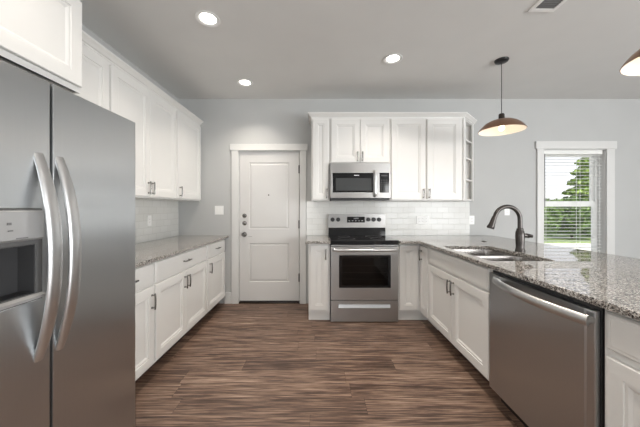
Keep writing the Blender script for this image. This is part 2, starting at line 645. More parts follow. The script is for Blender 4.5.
# --- back door
dr = struct(MB().panel(0.806, 2.005, 0.045, [(0.128, 0.668, 0.255, 0.775), (0.128, 0.668, 0.965, 1.862)],
                       [(0.006, 0.010), (0.016, 0.010), (0.034, 0.003)], x0=-1.058, z0=0.03, y0=BW + 0.06).build('door_1', DOORP))
yf = BW + 0.015
for k, (z, r) in enumerate(((1.175, 0.030), (1.075, 0.030))):
    d = MB().lathe([(0, -0.012), (r * .6, -0.014), (r * .8, -0.010), (r, -0.004), (r, 0), (0, 0)], (-0.99, yf, z), 'Y', 24).build('deadbolt', NICKEL, dr)
kn = MB().lathe([(0.0, -0.062), (0.02, -0.060), (0.028, -0.048), (0.024, -0.034), (0.011, -0.026), (0.011, -0.010), (0.031, -0.006), (0.033, 0), (0, 0)], (-0.99, yf, 0.925), 'Y', 24).build('knob', NICKEL, dr)
MB().lathe([(0, -0.004), (0.008, -0.004), (0.010, 0), (0, 0)], (-0.665, yf, 1.455), 'Y', 12).build('peephole', BRONZE, dr)
for z in (1.80, 1.06, 0.345):
    MB().box(-0.262, -0.246, BW - 0.006, BW + 0.03, z - 0.055, z + 0.055, 0.003).build('hinge', BRONZE, dr)
MB().box(-0.94, -0.885, BW + 0.0135, BW + 0.0155, 0.893, 0.897).build('latch_mark', MARK, dr)
jam = MB()
jam.box(DX0, DX0 + 0.015, BW + 0.002, BW + WT, 0, DZ).box(DX1 - 0.012, DX1, BW + 0.002, BW + WT, 0, DZ).box(DX0, DX1, BW + 0.002, BW + WT, DZ - 0.008, DZ)
jam.box(DX0, DX1, BW + 0.061, BW + WT, 0.02, DZ)
struct(jam.build('trim_door_jamb', TRIM))
struct(MB().box(DX0 + 0.015, DX1 - 0.012, BW - 0.012, BW + 0.06, 0, 0.022, 0.003).build('trim_threshold', BRONZE))
cs = MB()
cs.box(-1.155, -1.065, BW - 0.02, BW, 0, 2.05, 0.003).box(-0.240, -0.160, BW - 0.02, BW, 0, 2.05, 0.003)
cs.box(-1.175, -0.140, BW - 0.026, BW, 2.05, 2.135, 0.003)
struct(cs.build('trim_door_casing', TRIM))

# --- window
win = struct(MB().prism(rect(WX0, WX1, WZ0, WZ1), BW + 0.10, BW + WT, [rect(WX0 + .035, WX1 - .035, WZ0 + .045, WZ1 - .04)], axis='Y').build('window_1', WHITEPL))
MB().prism(rect(WX0 + .035, WX1 - .035, 1.30, WZ1 - .04), BW + 0.125, BW + 0.145, [rect(WX0 + .075, WX1 - .075, 1.37, WZ1 - .08)], axis='Y').build('upper_sash', WHITEPL, win)
MB().prism(rect(WX0 + .035, WX1 - .035, WZ0 + .045, 1.375), BW + 0.102, BW + 0.122, [rect(WX0 + .075, WX1 - .075, WZ0 + .10, 1.30)], axis='Y').build('lower_sash', WHITEPL, win)
MB().box(WX0 + .06, WX1 - .06, BW + 0.133, BW + 0.137, 1.36, WZ1 - .07).build('pane', WINGLASS, win)
MB().box(WX0 + .06, WX1 - .06, BW + 0.110, BW + 0.114, WZ0 + .09, 1.31).build('pane', WINGLASS, win)
ws = MB()
ws.box(2.93, 3.02, BW - 0.02, BW, 0.55, 2.07, 0.003).box(3.86, 3.965, BW - 0.02, BW, 0.55, 2.07, 0.003)
ws.box(2.91, 3.985, BW - 0.028, BW, 2.07, 2.172, 0.003)
ws.box(2.90, 3.995, BW - 0.06, BW, 0.52, 0.55, 0.004).box(2.93, 3.965, BW - 0.02, BW, 0.43, 0.52, 0.003)
struct(ws.build('trim_window_casing', TRIM))
jl = MB()
jl.prism(rect(WX0 - 0.001, WX1 + 0.001, WZ0 - 0.001, WZ1 + 0.001), BW + 0.001, BW + 0.0995, [rect(WX0 + 0.006, WX1 - 0.006, WZ0 + 0.006, WZ1 - 0.006)], axis='Y')
struct(jl.build('trim_window_jamb', TRIM))

bl = thing('window_blind', 'white horizontal slat blind lowered and tilted open in the window', 'blind', (3.44, BW + 0.05, 0.55))
HW = 0.40
MB().box(-HW, HW, -0.03, 0.03, 1.455, 1.515, 0.004).build('headrail', BLIND, bl)
sl = MB()
zz = 0.06
tilt = math.radians(1.5)
while zz < 1.44:
    t = bmesh.new()
    bmesh.ops.create_cube(t, size=1)
    for v in t.verts:
        x, y, z = v.co.x * 2 * HW, v.co.y * 0.048, v.co.z * 0.0030
        v.co = Vector((x, y * math.cos(tilt), zz + z + y * math.sin(tilt)))
    sl._merge(t)
    zz += 0.0445
sl.build('slats', BLIND, bl)
MB().box(-HW, HW, -0.026, 0.026, 0.012, 0.036, 0.004).build('bottom_rail', BLIND, bl)
for x in (-0.36, 0.10, 0.36):
    MB().box(x - 0.002, x + 0.002, -0.0275, -0.0255, 0.03, 1.46).box(x - 0.002, x + 0.002, 0.0255, 0.0275, 0.03, 1.46).build('ladder_cord', BLIND, bl)
MB().tube([(-0.385, -0.036, 1.46), (-0.385, -0.037, 0.75)], 0.005, 8).build('tilt_wand', MIDGREY, bl)

# ------------------------------------------------------------------ cabinet builders (front faces local -y, x along the run)
SHAK = [(0.002, 0.005), (0.013, 0.005), (0.024, 0.0115)]


def pull(parent, x, z, vertical=True, L=0.118, y=-0.02):
    """arched bar pull standing on two posts"""
    m = MB()
    h = L / 2
    P = []
    for i in range(13):
        t = -1 + 2 * i / 12
        out = 0.028 - 0.004 * t * t
        P.append((x, y - out, z + t * h) if vertical else (x + t * h, y - out, z))
    m.tube(P, 0.0066, 8)
    for t in (-0.78, 0.78):
        q = (x, z + t * h) if vertical else (x + t * h, z)
        m.tube([(q[0], y + 0.001, q[1]), (q[0], y - 0.026, q[1])], 0.0048, 8)
        m.lathe([(0.0085, 0.0), (0.0075, -0.004), (0, -0.004)], (q[0], y, q[1]), 'Y', 12)
    return m.build('handle', NICKEL, parent)


def cab_door(root, x0, x1, z0, z1, px=None, pz=None):
    w, h = x1 - x0, z1 - z0
    fr = min(0.062, w * 0.27)
    d = MB().panel(w, h, 0.02, [(fr, w - fr, fr, h - fr)], SHAK, x0=x0, z0=z0, y0=0.0, edge=0.003).build('door', CAB, root)
    if px is not None:
        pull(d, px, pz)
    return d


def cab_drawer(root, x0, x1, z0, z1, has_pull=True):
    w, h = x1 - x0, z1 - z0
    d = MB().panel(w, h, 0.02, [(0.016, w - 0.016, 0.016, h - 0.016)], [(0.004, -0.0015)], x0=x0, z0=z0, y0=0.0, edge=0.007).build('drawer', CAB, root)
    if has_pull:
        pull(d, (x0 + x1) / 2, (z0 + z1) / 2, False)
    return d


BH = 0.884


def base_cabinet(label, loc, rot, w, depth, doors, drawers, group='white base cabinets', toe=0.09, hollow=False):
    c = thing('base_cabinet', label, 'cabinet', loc, rot, group)
    if hollow:
        MB().box(0.001, 0.019, 0.0, depth, 0.10, BH).box(w - 0.019, w - 0.001, 0, depth, 0.10, BH).box(0.019, w - 0.019, 0, 0.019, 0.10, BH).box(0.019, w - 0.019, depth - 0.015, depth, 0.10, BH).box(0.019, w - 0.019, 0.019, depth - 0.015, 0.10, 0.118).build('body', CAB, c)
    else:
        MB().box(0.001, w - 0.001, 0.0, depth, 0.10, BH, 0.0015).build('body', CAB, c)
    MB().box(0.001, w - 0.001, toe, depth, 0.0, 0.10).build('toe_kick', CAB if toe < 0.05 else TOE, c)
    for a in doors: cab_door(c, *a)
    for a in drawers: cab_drawer(c, *a)
    return c


UZ0, UZ1 = 1.372, 2.405


def wall_cabinet(label, loc, rot, w, depth, doors, z0=UZ0, z1=UZ1, group='white wall cabinets'):
    c = thing('wall_cabinet', label, 'cabinet', (loc[0], loc[1], z0), rot, group)
    MB().box(0.001, w - 0.001, 0.0, depth, 0, z1 - z0, 0.0015).box(0.018, w - 0.018, 0.004, 0.02, -0.0, 0.02).build('body', CAB, c)
    for (a, b_, za, zb, px, pz) in doors:
        cab_door(c, a, b_, za - z0, zb - z0, px, None if pz is None else pz - z0)
    return c


R90 = PI / 2
G = 0.011
# --- left base run (local x -> +Y)
LBX = -1.245
LD = LBX - LW - 0.003
D0, D1, E0, E1 = 0.122, 0.700, 0.716, 0.872      # door and drawer heights
base_cabinet('white base cabinet beside the fridge with one drawer over one door', (LBX, 1.462, 0), R90, 0.568, LD,
             [(G, 0.568 - G, D0, D1, 0.528, 0.59)], [(G, 0.568 - G, E0, E1)])
base_cabinet('wide white base cabinet midway along the left wall, one drawer over two doors', (LBX, 2.03, 0), R90, 0.960, LD,
             [(G, 0.478, D0, D1, 0.452, 0.60), (0.482, 0.960 - G, D0, D1, 0.508, 0.60)], [(G, 0.960 - G, E0, E1)])
base_cabinet('white base cabinet at the far left, nearest the panelled door', (LBX, 2.99, 0), R90, 0.60, LD,
             [(G + .004, 0.57, D0, D1, 0.07, 0.60)], [(G + .004, 0.57, E0, E1)])
# --- left wall cabinets
LUX = -1.58
UDP = LUX - LW - 0.003
Z0, Z1 = 1.387, 2.362
wall_cabinet('white wall cabinet half hidden behind the deep cabinet above the fridge', (LUX, 1.462, 0), R90, 0.568, UDP,
             [(G, 0.568 - G, Z0, Z1, 0.05, 1.47)])
wall_cabinet('wide two-door white wall cabinet in the middle of the left wall', (LUX, 2.03, 0), R90, 0.960, UDP,
             [(G, 0.478, Z0, Z1, 0.452, 1.465), (0.482, 0.960 - G, Z0, Z1, 0.508, 1.465)])
wall_cabinet('single-door white wall cabinet in the corner left of the light switch', (LUX, 2.99, 0), R90, 0.63, UDP,
             [(G, 0.61, Z0, Z1, 0.06, 1.465)])
# over the fridge
OFX = -1.262
wall_cabinet('deep white cabinet above the stainless fridge', (OFX, 0.49, 0), R90, 0.945, OFX - LW - 0.003,
             [(G, 0.470, 1.915, Z1, 0.44, 1.98), (0.475, 0.945 - G, 1.915, Z1, 0.510, 1.98)], z0=1.887)
# --- back wall cabinets
BUY = 3.31
BUD = BW - BUY - 0.003
wall_cabinet('narrow single-door white wall cabinet left of the microwave', (-0.082, BUY, 0), 0, 0.226, BUD,
             [(0.016, 0.226 - .018, Z0, Z1, 0.19, 1.455)])
wall_cabinet('short two-door white wall cabinet directly above the microwave', (0.144, BUY, 0), 0, 0.736, BUD,
             [(0.016, 0.364, 1.835, Z1, 0.338, 1.905), (0.372, 0.72, 1.835, Z1, 0.398, 1.905)], z0=1.822)
wall_cabinet('wide two-door white wall cabinet right of the microwave', (0.880, BUY, 0), 0, 0.896, BUD,
             [(0.014, 0.429, Z0, Z1, 0.405, 1.455), (0.451, 0.862, Z0, Z1, 0.475, 1.455)])
# --- open angled end shelf
es = thing('corner_shelf', 'white open angled shelf at the right end of the wall cabinets', 'shelf', (1.777, BUY, UZ0))
tri = [(0, 0), (0.285, 0.285), (0.285, 0.311), (0, 0.311)]
top = MB().prism(tri, 1.00, 2.383 - UZ0).build('top_board', CAB, es)
MB().prism(tri, 0, 0.022).build('bottom_board', CAB, es)
for z in (0.265, 0.54, 0.765):
    MB().prism(tri, z - 0.009, z + 0.009).build('shelf_board', CAB, es)
MB().box(0, 0.285, 0.305, 0.311, 0.022, 1.0).build('back_panel', CAB, es)
MB().prism([(0, -0.012), (0.012, -0.012), (0.055, 0.032), (0.043, 0.050), (0, 0.012)], 0.0, 1.011).build('stile', CAB, es)
MB().prism([(0.255, 0.241), (0.285, 0.271), (0.285, 0.311), (0.268, 0.311), (0.245, 0.26)], 0.0, 1.011).build('stile', CAB, es)
# --- crown mouldings
CR = [(-0.01, 2.385), (0.004, 2.385), (0.006, 2.395), (0.016, 2.400), (0.024, 2.412), (0.036, 2.424), (0.042, 2.428), (0.042, 2.442), (-0.01, 2.442)]


def crown(label, path):
    o = MB().sweep(path, CR).build('crown_moulding', CAB)
    return tag(o, label, 'moulding', 'white crown mouldings on the cabinets')


crown('white crown moulding along the top of the left wall cabinets', [(LUX + 0.0, BW - 0.003), (LUX + 0.0, 1.50)][::-1])
crown('white crown moulding on the deep cabinet above the fridge', [(OFX, 0.49), (OFX, 1.435), (LUX + 0.05, 1.435)])
crown('white crown moulding over the cabinets around the microwave', [(-0.082, BW - 0.003), (-0.082, BUY), (1.785, BUY), (2.075, BUY + 0.29)][::1])

# --- back base run
BBY = 3.06
BBD = BW - BBY - 0.003
base_cabinet('narrow white base cabinet left of the oven range', (-0.108, BBY, 0), 0, 0.244, BBD,
             [(0.022, 0.222, 0.13, 0.86, 0.195, 0.76)], [], toe=0.03)
# corner cabinet: L-shaped body with two hinged leaves
PFX = 1.165                                     # peninsula face frame (doors stand 2 cm proud)
cc = thing('base_cabinet', 'white corner base cabinet between the range and the peninsula', 'cabinet', (0.900, BBY, 0), 0, 'white base cabinets')
lp = [(0, 0), (PFX - 0.9, 0), (PFX - 0.9, -0.235), (0.83, -0.235), (0.83, BBD), (0, BBD)]
MB().prism(lp, 0.10, BH).build('body', CAB, cc)
MB().prism([(0, 0.03), (PFX - 0.9 + .09, 0.03), (PFX - 0.9 + .09, -0.235), (0.83, -0.235), (0.83, BBD), (0, BBD)], 0, 0.10).build('toe_kick', CAB, cc)
cab_door(cc, 0.018, 0.225, 0.13, 0.86)
d2 = MB().panel(0.205, 0.73, 0.02, [(0.05, 0.155, 0.062, 0.668)], SHAK, edge=0.003).build('door', CAB, cc)
d2.location = (PFX - 0.9, -0.024, 0.13)
d2.rotation_euler = (0, 0, -R90)
pull(d2, 0.055, 0.63)
# --- peninsula run (local x -> -Y), fronts face -X
PD = 0.60
base_cabinet('wide white sink cabinet with two doors under the sink', (PFX, 2.824, 0), -R90, 1.027, PD,
             [(0.022, 0.511, D0, D1, 0.484, 0.60), (0.517, 1.008, D0, D1, 0.544, 0.60)], [(0.022, 1.008, E0, E1, False)], hollow=True)
base_cabinet('white base cabinet to the right of the dishwasher, cut by the frame', (PFX, 1.098, 0), -R90, 0.64, PD,
             [(0.022, 0.618, D0, 0.692, None, None)], [(0.022, 0.618, 0.722, 0.868, False)])

# ------------------------------------------------------------------ countertops
tag(MB().prism(rect(LW + 0.009, -1.195, 1.462, BW - 0.003), BH + 0.001, 0.914, bev=0.004).build('countertop', GRANITE),
    'speckled granite countertop along the left wall', 'countertop', 'speckled granite countertops')
tag(MB().prism(rect(-0.14, 0.136, 2.972, BW - 0.009), BH + 0.001, 0.914, bev=0.004).build('countertop', GRANITE),
    'short piece of speckled granite countertop left of the range', 'countertop', 'speckled granite countertops')
SK = (1.195, 1.655, 1.865, 2.60)
big = [(0.908, BW - 0.009), (0.908, 2.972), (1.12, 2.972), (1.12, 0.42), (2.32, 0.42), (2.32, BW - 0.009)]
tag(MB().prism(big, BH + 0.001, 0.914, [rrect(*SK, 0.04)], bev=0.004).build('countertop', GRANITE),
    'large L-shaped speckled granite countertop of the peninsula with the sink', 'countertop', 'speckled granite countertops')

# --- sink: flange with two rounded bowls
sk = thing('kitchen_sink', 'stainless steel double-bowl sink set into the peninsula counter', 'sink', (1.425, 2.2325, 0.884))
x0, x1, y0, y1 = SK[0] - 1.425, SK[1] - 1.425, SK[2] - 2.2325, SK[3] - 2.2325
b1 = (x0 + 0.008, x1 - 0.008, y0 + 0.008, -0.015)
b2 = (x0 + 0.008, x1 - 0.008, 0.015, y1 - 0.008)
MB().prism(rrect(x0 - 0.02, x1 + 0.02, y0 - 0.02, y1 + 0.02, 0.08), -0.004, 0.0, [rrect(*b1, 0.06), rrect(*b2, 0.06)]).build('flange', SINKM, sk)
for b_ in (b1, b2):
    m = MB()
    rings = []
    for ins, z in ((0, 0.0), (0.004, -0.02), (0.008, -0.15), (0.03, -0.185), (0.08, -0.192)):
        rings.append([m.bm.verts.new((p[0], p[1], z)) for p in rrect(b_[0] + ins, b_[1] - ins, b_[2] + ins, b_[3] - ins, max(0.02, 0.06 - ins * 0.4))])
    n = len(rings[0])
    for i in range(len(rings) - 1):
        for j in range(n):
            m.bm.faces.new((rings[i][j], rings[i][(j + 1) % n], rings[i + 1][(j + 1) % n], rings[i + 1][j]))
    m.bm.faces.new(rings[-1])
    bowl = m.build('bowl', SINKM, sk)
    MB().lathe([(0.042, -0.1915), (0.040, -0.188), (0.030, -0.190), (0, -0.190)], ((b_[0] + b_[1]) / 2, (b_[2] + b_[3]) / 2, 0), 'Z', 20).build('drain', CHROME, bowl)

# --- faucet
fa = thing('faucet', 'dark bronze gooseneck faucet with side lever behind the sink', 'faucet', (1.707, 2.282, 0.914))
MB().lathe([(0, 0), (0.037, 0), (0.038, 0.010), (0.033, 0.018), (0.030, 0.035), (0.031, 0.06), (0.034, 0.13), (0.031, 0.168), (0.025, 0.178), (0.026, 0.19), (0.020, 0.196), (0, 0.196)]).build('body', BRONZE, fa)
arc = [(0, 0, 0.19), (0, 0, 0.26)]
cxr = 0.107
for i in range(1, 15):
    a = PI * i / 15
    arc.append((-cxr + cxr * math.cos(a), 0, 0.27 + 0.108 * math.sin(a)))
ex = Vector(arc[-1])
MB().tube(arc + [(-0.216, 0, 0.285)], 0.0175, 14).build('spout', BRONZE, fa)
hd = [Vector((-0.214, 0, 0.292)), Vector((-0.222, 0, 0.272)), Vector((-0.240, 0, 0.222)), Vector((-0.250, 0, 0.200)), Vector((-0.252, 0, 0.194))]
MB().tube(hd, [0.018, 0.020, 0.024, 0.030, 0.026], 16).build('spray_head', BRONZE, fa)
MB().tube([(0.018, 0, 0.138), (0.045, 0, 0.133), (0.075, 0, 0.126)], [0.019, 0.018, 0.016], 12).build('lever_base', BRONZE, fa)
MB().tube([(0.045, 0, 0.140), (0.07, -0.01, 0.132), (0.092, -0.02, 0.128)], [0.012, 0.014, 0.011], 10, ry=[0.017, 0.018, 0.014]).build('lever', BRONZE, fa)
bt = MB().lathe([(0, 0), (0.026, 0), (0.026, 0.004), (0.020, 0.007), (0.014, 0.007), (0.013, 0.010), (0, 0.010)], (0, 0, 0)).build('counter_button', BRONZE, loc=(1.815, 2.95, 0.914))
tag(bt, 'small round dark button set in the counter behind the sink', 'button')

# ------------------------------------------------------------------ fridge (local front -y, x -> +Y)
fr = thing('refrigerator', 'stainless steel side-by-side fridge with a dispenser in its left door', 'refrigerator', (-1.048, 0.536, 0), R90)
FWID, SPL = 0.912, 0.455
MB().box(0.004, FWID - 0.004, 0.0, 0.80, 0.03, 1.725, 0.006).box(0.02, FWID - 0.02, 0.02, 0.78, 0.0, 0.03).build('body', BLACK, fr)
# freezer door with the dispenser opening
d = MB()
DXa, DXb, DZa, DZb = 0.085, 0.418, 0.962, 1.276
d.prism(rect(0.0, SPL - 0.005, 0.06, 1.738), -0.070, -0.052, [rect(DXa, DXb, DZa, DZb)], axis='Y', bev=0.004)
fd = d.build('freezer_door', STEEL_V, fr)
MB().prism(rect(0.003, SPL - 0.007, 0.063, 1.735), -0.0525, -0.006, [rect(DXa, DXb, DZa, DZb)], axis='Y').build('door_liner', BLACK, fd)
ds = MB()
ds.prism(rect(DXa, DXb, DZa, DZb), -0.076, -0.030, [rect(DXa + .012, DXb - .022, 0.988, 1.155)], axis='Y', bev=0.004)
dsp = ds.build('dispenser', DISPG, fd)
MB().prism(rect(DXa + .012, DXb - .022, 0.988, 1.155), -0.070, -0.012, [rect(DXa + .015, DXb - .025, 0.991, 1.152)], axis='Y').box(DXa + .012, DXb - .022, -0.014, -0.008, 0.988, 1.155).build('cavity', DARKGREY, dsp)
MB().prism([(-0.076, 1.172), (-0.084, 1.178), (-0.082, 1.268), (-0.076, 1.272)], DXa + .004, DXb - .004, axis='X').build('control_panel', LIGHTGREY, dsp)
MB().prism([(-0.076, 0.968), (-0.088, 0.970), (-0.092, 0.980), (-0.076, 0.986)], DXa + .004, DXb - .004, axis='X').build('tray_lip', LIGHTGREY, dsp)
MB().box(0.19, 0.23, -0.045, -0.03, 1.06, 1.152, 0.005).build('paddle', BLACK, dsp)
for i in range(4):
    x = 0.12 + i * 0.06
    MB().box(x, x + 0.012, -0.0858, -0.0848, 1.226, 1.234).box(x + 0.002, x + 0.016, -0.0865, -0.0855, 1.206, 1.210).build('button_mark', MARK, dsp)
MB().box(0.325, 0.36, -0.0868, -0.0858, 1.180, 1.184).build('badge', MARK, dsp)
rd = MB().prism(rect(SPL + 0.005, FWID, 0.06, 1.738), -0.070, -0.052, axis='Y', bev=0.004).build('fridge_door', STEEL_V, fr)
MB().prism(rect(SPL + 0.007, FWID - 0.003, 0.063, 1.735), -0.0525, -0.006, axis='Y').build('door_liner', BLACK, rd)
MB().box(0.02, FWID - 0.02, -0.02, 0.0, 0.005, 0.055).build('kick_grille', BLACK, fr)


def fridge_handle(parent, x):
    P, RX = [], []
    za, zb = 0.748, 1.470
    for i in range(29):
        t = -1 + 2 * i / 28
        P.append((x, -0.066 - 0.062 * (1 - abs(t) ** 2.2), (za + zb) / 2 + t * (zb - za) / 2))
        RX.append(0.017 + 0.009 * (1 - abs(t) ** 3))
    return MB().tube(P, RX, 18, ry=[0.0105] * 29, side=(1, 0, 0)).build('handle', CHROME, parent)


fridge_handle(fd, 0.410)
fridge_handle(rd, 0.487)

# ------------------------------------------------------------------ range
rg = thing('range', 'stainless steel electric range with black glass top below the microwave', 'range', (0.141, 3.055, 0))
RWD = 0.757
MB().box(0, RWD, 0, 0.545, 0.006, 0.868, 0.002).box(0.03, RWD - 0.03, 0.03, 0.5, 0.0, 0.006).build('body', DARKGREY, rg)
hole = rect(0.094, 0.672, 0.388, 0.752)
od = MB().prism(rect(0.002, RWD - 0.002, 0.252, 0.846), -0.042, -0.002, [hole], axis='Y', bev=0.003).build('oven_door', STEEL_H, rg)
MB().prism(hole, -0.043, -0.03, [rrect(0.125, 0.641, 0.414, 0.728, 0.012)], axis='Y').build('window_frame', BLACKGL, od)
MB().box(0.115, 0.650, -0.036, -0.032, 0.405, 0.737).build('window_glass', OVENGLASS, od)
MB().box(0.10, 0.665, -0.010, -0.003, 0.392, 0.748).build('oven_interior', plain('oven_enamel', (0.03, 0.029, 0.028, 1), 0.3), od)
rk = MB()
for z in (0.48, 0.555, 0.63):
    rk.tube([(0.11, -0.018, z), (0.655, -0.018, z)], 0.003, 6)
rk.build('oven_rack', CHROME, od)
hb = [(0.03, -0.044, 0.815), (0.032, -0.075, 0.815)] + [(0.06 + 0.63 * i / 10, -0.086 - 0.006 * math.sin(PI * i / 10), 0.815) for i in range(11)] + [(0.718, -0.075, 0.815), (0.72, -0.044, 0.815)]
MB().tube(hb, 0.0125, 12, ry=0.0155, side=(0, 1, 0)).build('handle', CHROME, od)
MB().box(0.002, RWD - 0.002, -0.036, -0.002, 0.852, 0.866, 0.002).build('vent_trim', STEEL_H, rg)
sd = MB().prism(rect(0.002, RWD - 0.002, 0.010, 0.244), -0.040, -0.002, [rect(0.085, 0.665, 0.165, 0.205)], axis='Y', bev=0.003).build('storage_drawer', STEEL_H, rg)
MB().box(0.085, 0.665, -0.015, -0.008, 0.160, 0.208).build('recess', DARKGREY, sd)
MB().prism([(-0.036, 0.163), (-0.058, 0.170), (-0.048, 0.203), (-0.036, 0.205)], 0.088, 0.662, axis='X', bev=0.002).build('handle', CHROME, sd)
ct = MB().box(-0.002, RWD + 0.002, -0.054, 0.50, 0.869, 0.921, 0.006).build('cooktop', BLACKGL, rg)
for (x, y, r) in ((0.19, 0.10, 0.10), (0.56, 0.10, 0.085), (0.19, 0.36, 0.075), (0.56, 0.36, 0.10)):
    MB().lathe([(r - 0.003, 0.9213), (r, 0.9213), (r, 0.9217), (r - 0.003, 0.9217), (r - 0.003, 0.9213)], (x, y, 0), 'Z', 40).build('burner_ring', MARK, ct)
bg = MB().prism([(0.49, 0.915), (0.545, 0.915), (0.545, 1.20), (0.512, 1.198), (0.500, 1.03), (0.497, 1.02)], -0.004, RWD - 0.012, axis='X', bev=0.002).build('backguard', STEEL_H, rg)
MB().prism([(0.480, 0.916), (0.497, 0.916), (0.5, 1.022), (0.494, 1.022)], -0.003, RWD - 0.013, axis='X').build('backguard_glass', BLACKGL, bg)
MB().prism([(0.498, 1.090), (0.506, 1.090), (0.511, 1.165), (0.503, 1.165)], 0.243, 0.476, axis='X').build('display', BLACKGL, bg)
for i in range(5):
    MB().box(0.262 + i * 0.042, 0.282 + i * 0.042, 0.4985, 0.4995, 1.108, 1.114).build('display_mark', LIGHTMARK, bg)
MB().box(0.33, 0.39, 0.4995, 0.501, 1.135, 1.152).build('clock_readout', MIDGREY, bg)
for x in (0.052, 0.125, 0.522, 0.593, 0.664):
    k = MB().lathe([(0.0, -0.026), (0.022, -0.026), (0.026, -0.020), (0.028, 0), (0, 0.0)], (x, 0.506, 1.128), 'Y', 20).build('knob', BLACK, bg)
    MB().box(x - 0.003, x + 0.003, 0.476, 0.482, 1.112, 1.146, 0.001).build('pointer', BLACK, k)

# ------------------------------------------------------------------ microwave
mw = thing('microwave', 'stainless over-the-range microwave with black glass door', 'microwave', (0.147, 3.26, 1.394))
MWW = 0.720
MB().box(0, MWW, 0.0, 0.355, 0.0, 0.428, 0.002).build('body', DARKGREY, mw)
MB().prism([(-0.012, 0.318), (-0.012, 0.424), (0.0, 0.428), (0.0, 0.318)], 0, MWW, axis='X').build('top_panel', STEEL_H, mw)
md = MB().prism(rect(0, 0.555, 0.006, 0.316), -0.028, 0.0, [rect(0.026, 0.515, 0.072, 0.306)], axis='Y', bev=0.003).build('door', STEEL_H, mw)
MB().prism(rect(0.026, 0.515, 0.072, 0.306), -0.0275, -0.01, [rect(0.066, 0.494, 0.094, 0.246)], axis='Y').build('window_frame', BLACKGL, md)
MB().box(0.06, 0.50, -0.0235, -0.018, 0.09, 0.25).build('window_screen', plain('window_screen', (0.055, 0.058, 0.06, 1), 0.12), md)
MB().box(0.285, 0.345, -0.0285, -0.0270, 0.272, 0.282).build('badge', LIGHTMARK, md)
HP = [(0.535, -0.026, 0.335), (0.535, -0.060, 0.325)] + [(0.535, -0.066 - 0.006 * math.sin(PI * i / 8), 0.30 - 0.25 * i / 8) for i in range(9)] + [(0.535, -0.060, 0.032), (0.535, -0.026, 0.022)]
MB().tube(HP, 0.017, 12, ry=0.008, side=(1, 0, 0)).build('handle', CHROME, md)
cp = MB().prism(rect(0.558, MWW, 0.006, 0.316), -0.028, 0.0, [rect(0.590, MWW - 0.016, 0.072, 0.306)], axis='Y', bev=0.003).build('control_panel', STEEL_H, mw)
MB().box(0.588, MWW - 0.014, -0.0275, -0.01, 0.07, 0.308).build('key_pad', BLACKGL, cp)
for r in range(6):
    for c in range(3):
        MB().box(0.606 + c * 0.032, 0.618 + c * 0.032, -0.0285, -0.0270, 0.088 + r * 0.026, 0.092 + r * 0.026).build('key', MIDGREY, cp)
MB().box(0.61, 0.685, -0.0285, -0.0270, 0.264, 0.284).build('display', DARKGREY, cp)
MB().box(0.01, MWW - 0.01, 0.0, 0.33, -0.020, 0.0).build('underside_vent', BLACK, mw)

# ------------------------------------------------------------------ dishwasher (local x -> -Y)
dw = thing('dishwasher', 'stainless steel dishwasher with bowed bar handle in the peninsula', 'dishwasher', (PFX, 1.796, 0), -R90)
DWW = 0.697
MB().box(0.004, DWW - 0.004, -0.004, 0.57, 0.10, 0.878, 0.002).build('body', BLACK, dw)
MB().box(0.004, DWW - 0.004, 0.05, 0.55, 0.0, 0.10).build('toe_panel', BLACK, dw)
wd = MB().prism([(0.006, -0.005), (0.006, -0.026), (0.012, -0.032), (DWW - 0.050, -0.032), (DWW - 0.044, -0.027), (DWW - 0.016, -0.025), (DWW - 0.012, -0.021), (DWW - 0.012, -0.005)], 0.105, 0.854, bev=0.0).build('door', STEEL_V, dw)
HP = []
for i in range(21):
    t = -1 + 2 * i / 20
    HP.append((0.394 + t * 0.295, -0.058 - 0.045 * (1 - t * t), 0.822 - 0.006 * t))
m = MB().tube(HP, 0.011, 12, ry=0.023, side=(0, 1, 0))
for t in (-1, 1):
    m.tube([(0.394 + t * 0.283, -0.030, 0.822 - 0.006 * t), (0.394 + t * 0.283, -0.062, 0.822 - 0.006 * t)], 0.014, 12)
m.build('handle', CHROME, wd)

# ------------------------------------------------------------------ outlets and switches
def plate(label, cat, name, loc, w, h, kind, gangs=1, rotz=0.0):
    """wall plate, local front -y"""
    p = thing(name, label, cat, loc, rotz, 'white wall plates')
    MB().box(-w / 2, w / 2, -0.006, 0, -h / 2, h / 2, 0.003).build('cover_plate', WHITEPL, p)
    for g in range(gangs):
        x = (g - (gangs - 1) / 2) * 0.046
        if kind == 'switch':
            MB().box(x - 0.016, x + 0.016, -0.009, -0.005, -0.033, 0.033, 0.002).build('rocker', WHITEPL, p)
        else:
            s = MB().box(x - 0.016, x + 0.016, -0.0075, -0.005, -0.033, 0.033, 0.002).build('socket', WHITEPL, p)
            for z in (-0.017, 0.017):
                for q in (-0.0065, 0.0065):
                    MB().box(x + q - 0.0015, x + q + 0.0015, -0.0079, -0.0070, z - 0.004, z + 0.006).build('slot', MARK, s)
    return p


plate('white two-gang light switch plate on the grey wall left of the door', 'light switch', 'light_switch', (-1.325, BW, 1.25), 0.118, 0.118, 'switch', 2)
plate('wide white outlet plate on the backsplash right of the range', 'outlet', 'wall_outlet', (1.40, BW - 0.008, 1.118), 0.165, 0.116, 'outlet', 3)
plate('white outlet plate at the right edge of the backsplash tile', 'outlet', 'wall_outlet', (2.062, BW, 1.118), 0.07, 0.116, 'outlet', 1)
plate('white outlet plate on the grey wall seen through the faucet arch', 'outlet', 'wall_outlet', (2.535, BW, 1.232), 0.07, 0.10, 'outlet', 1)
plate('white outlet plate on the tile above the left counter', 'outlet', 'wall_outlet', (LW + 0.008, 2.98, 1.14), 0.07, 0.116, 'outlet', 1, R90)

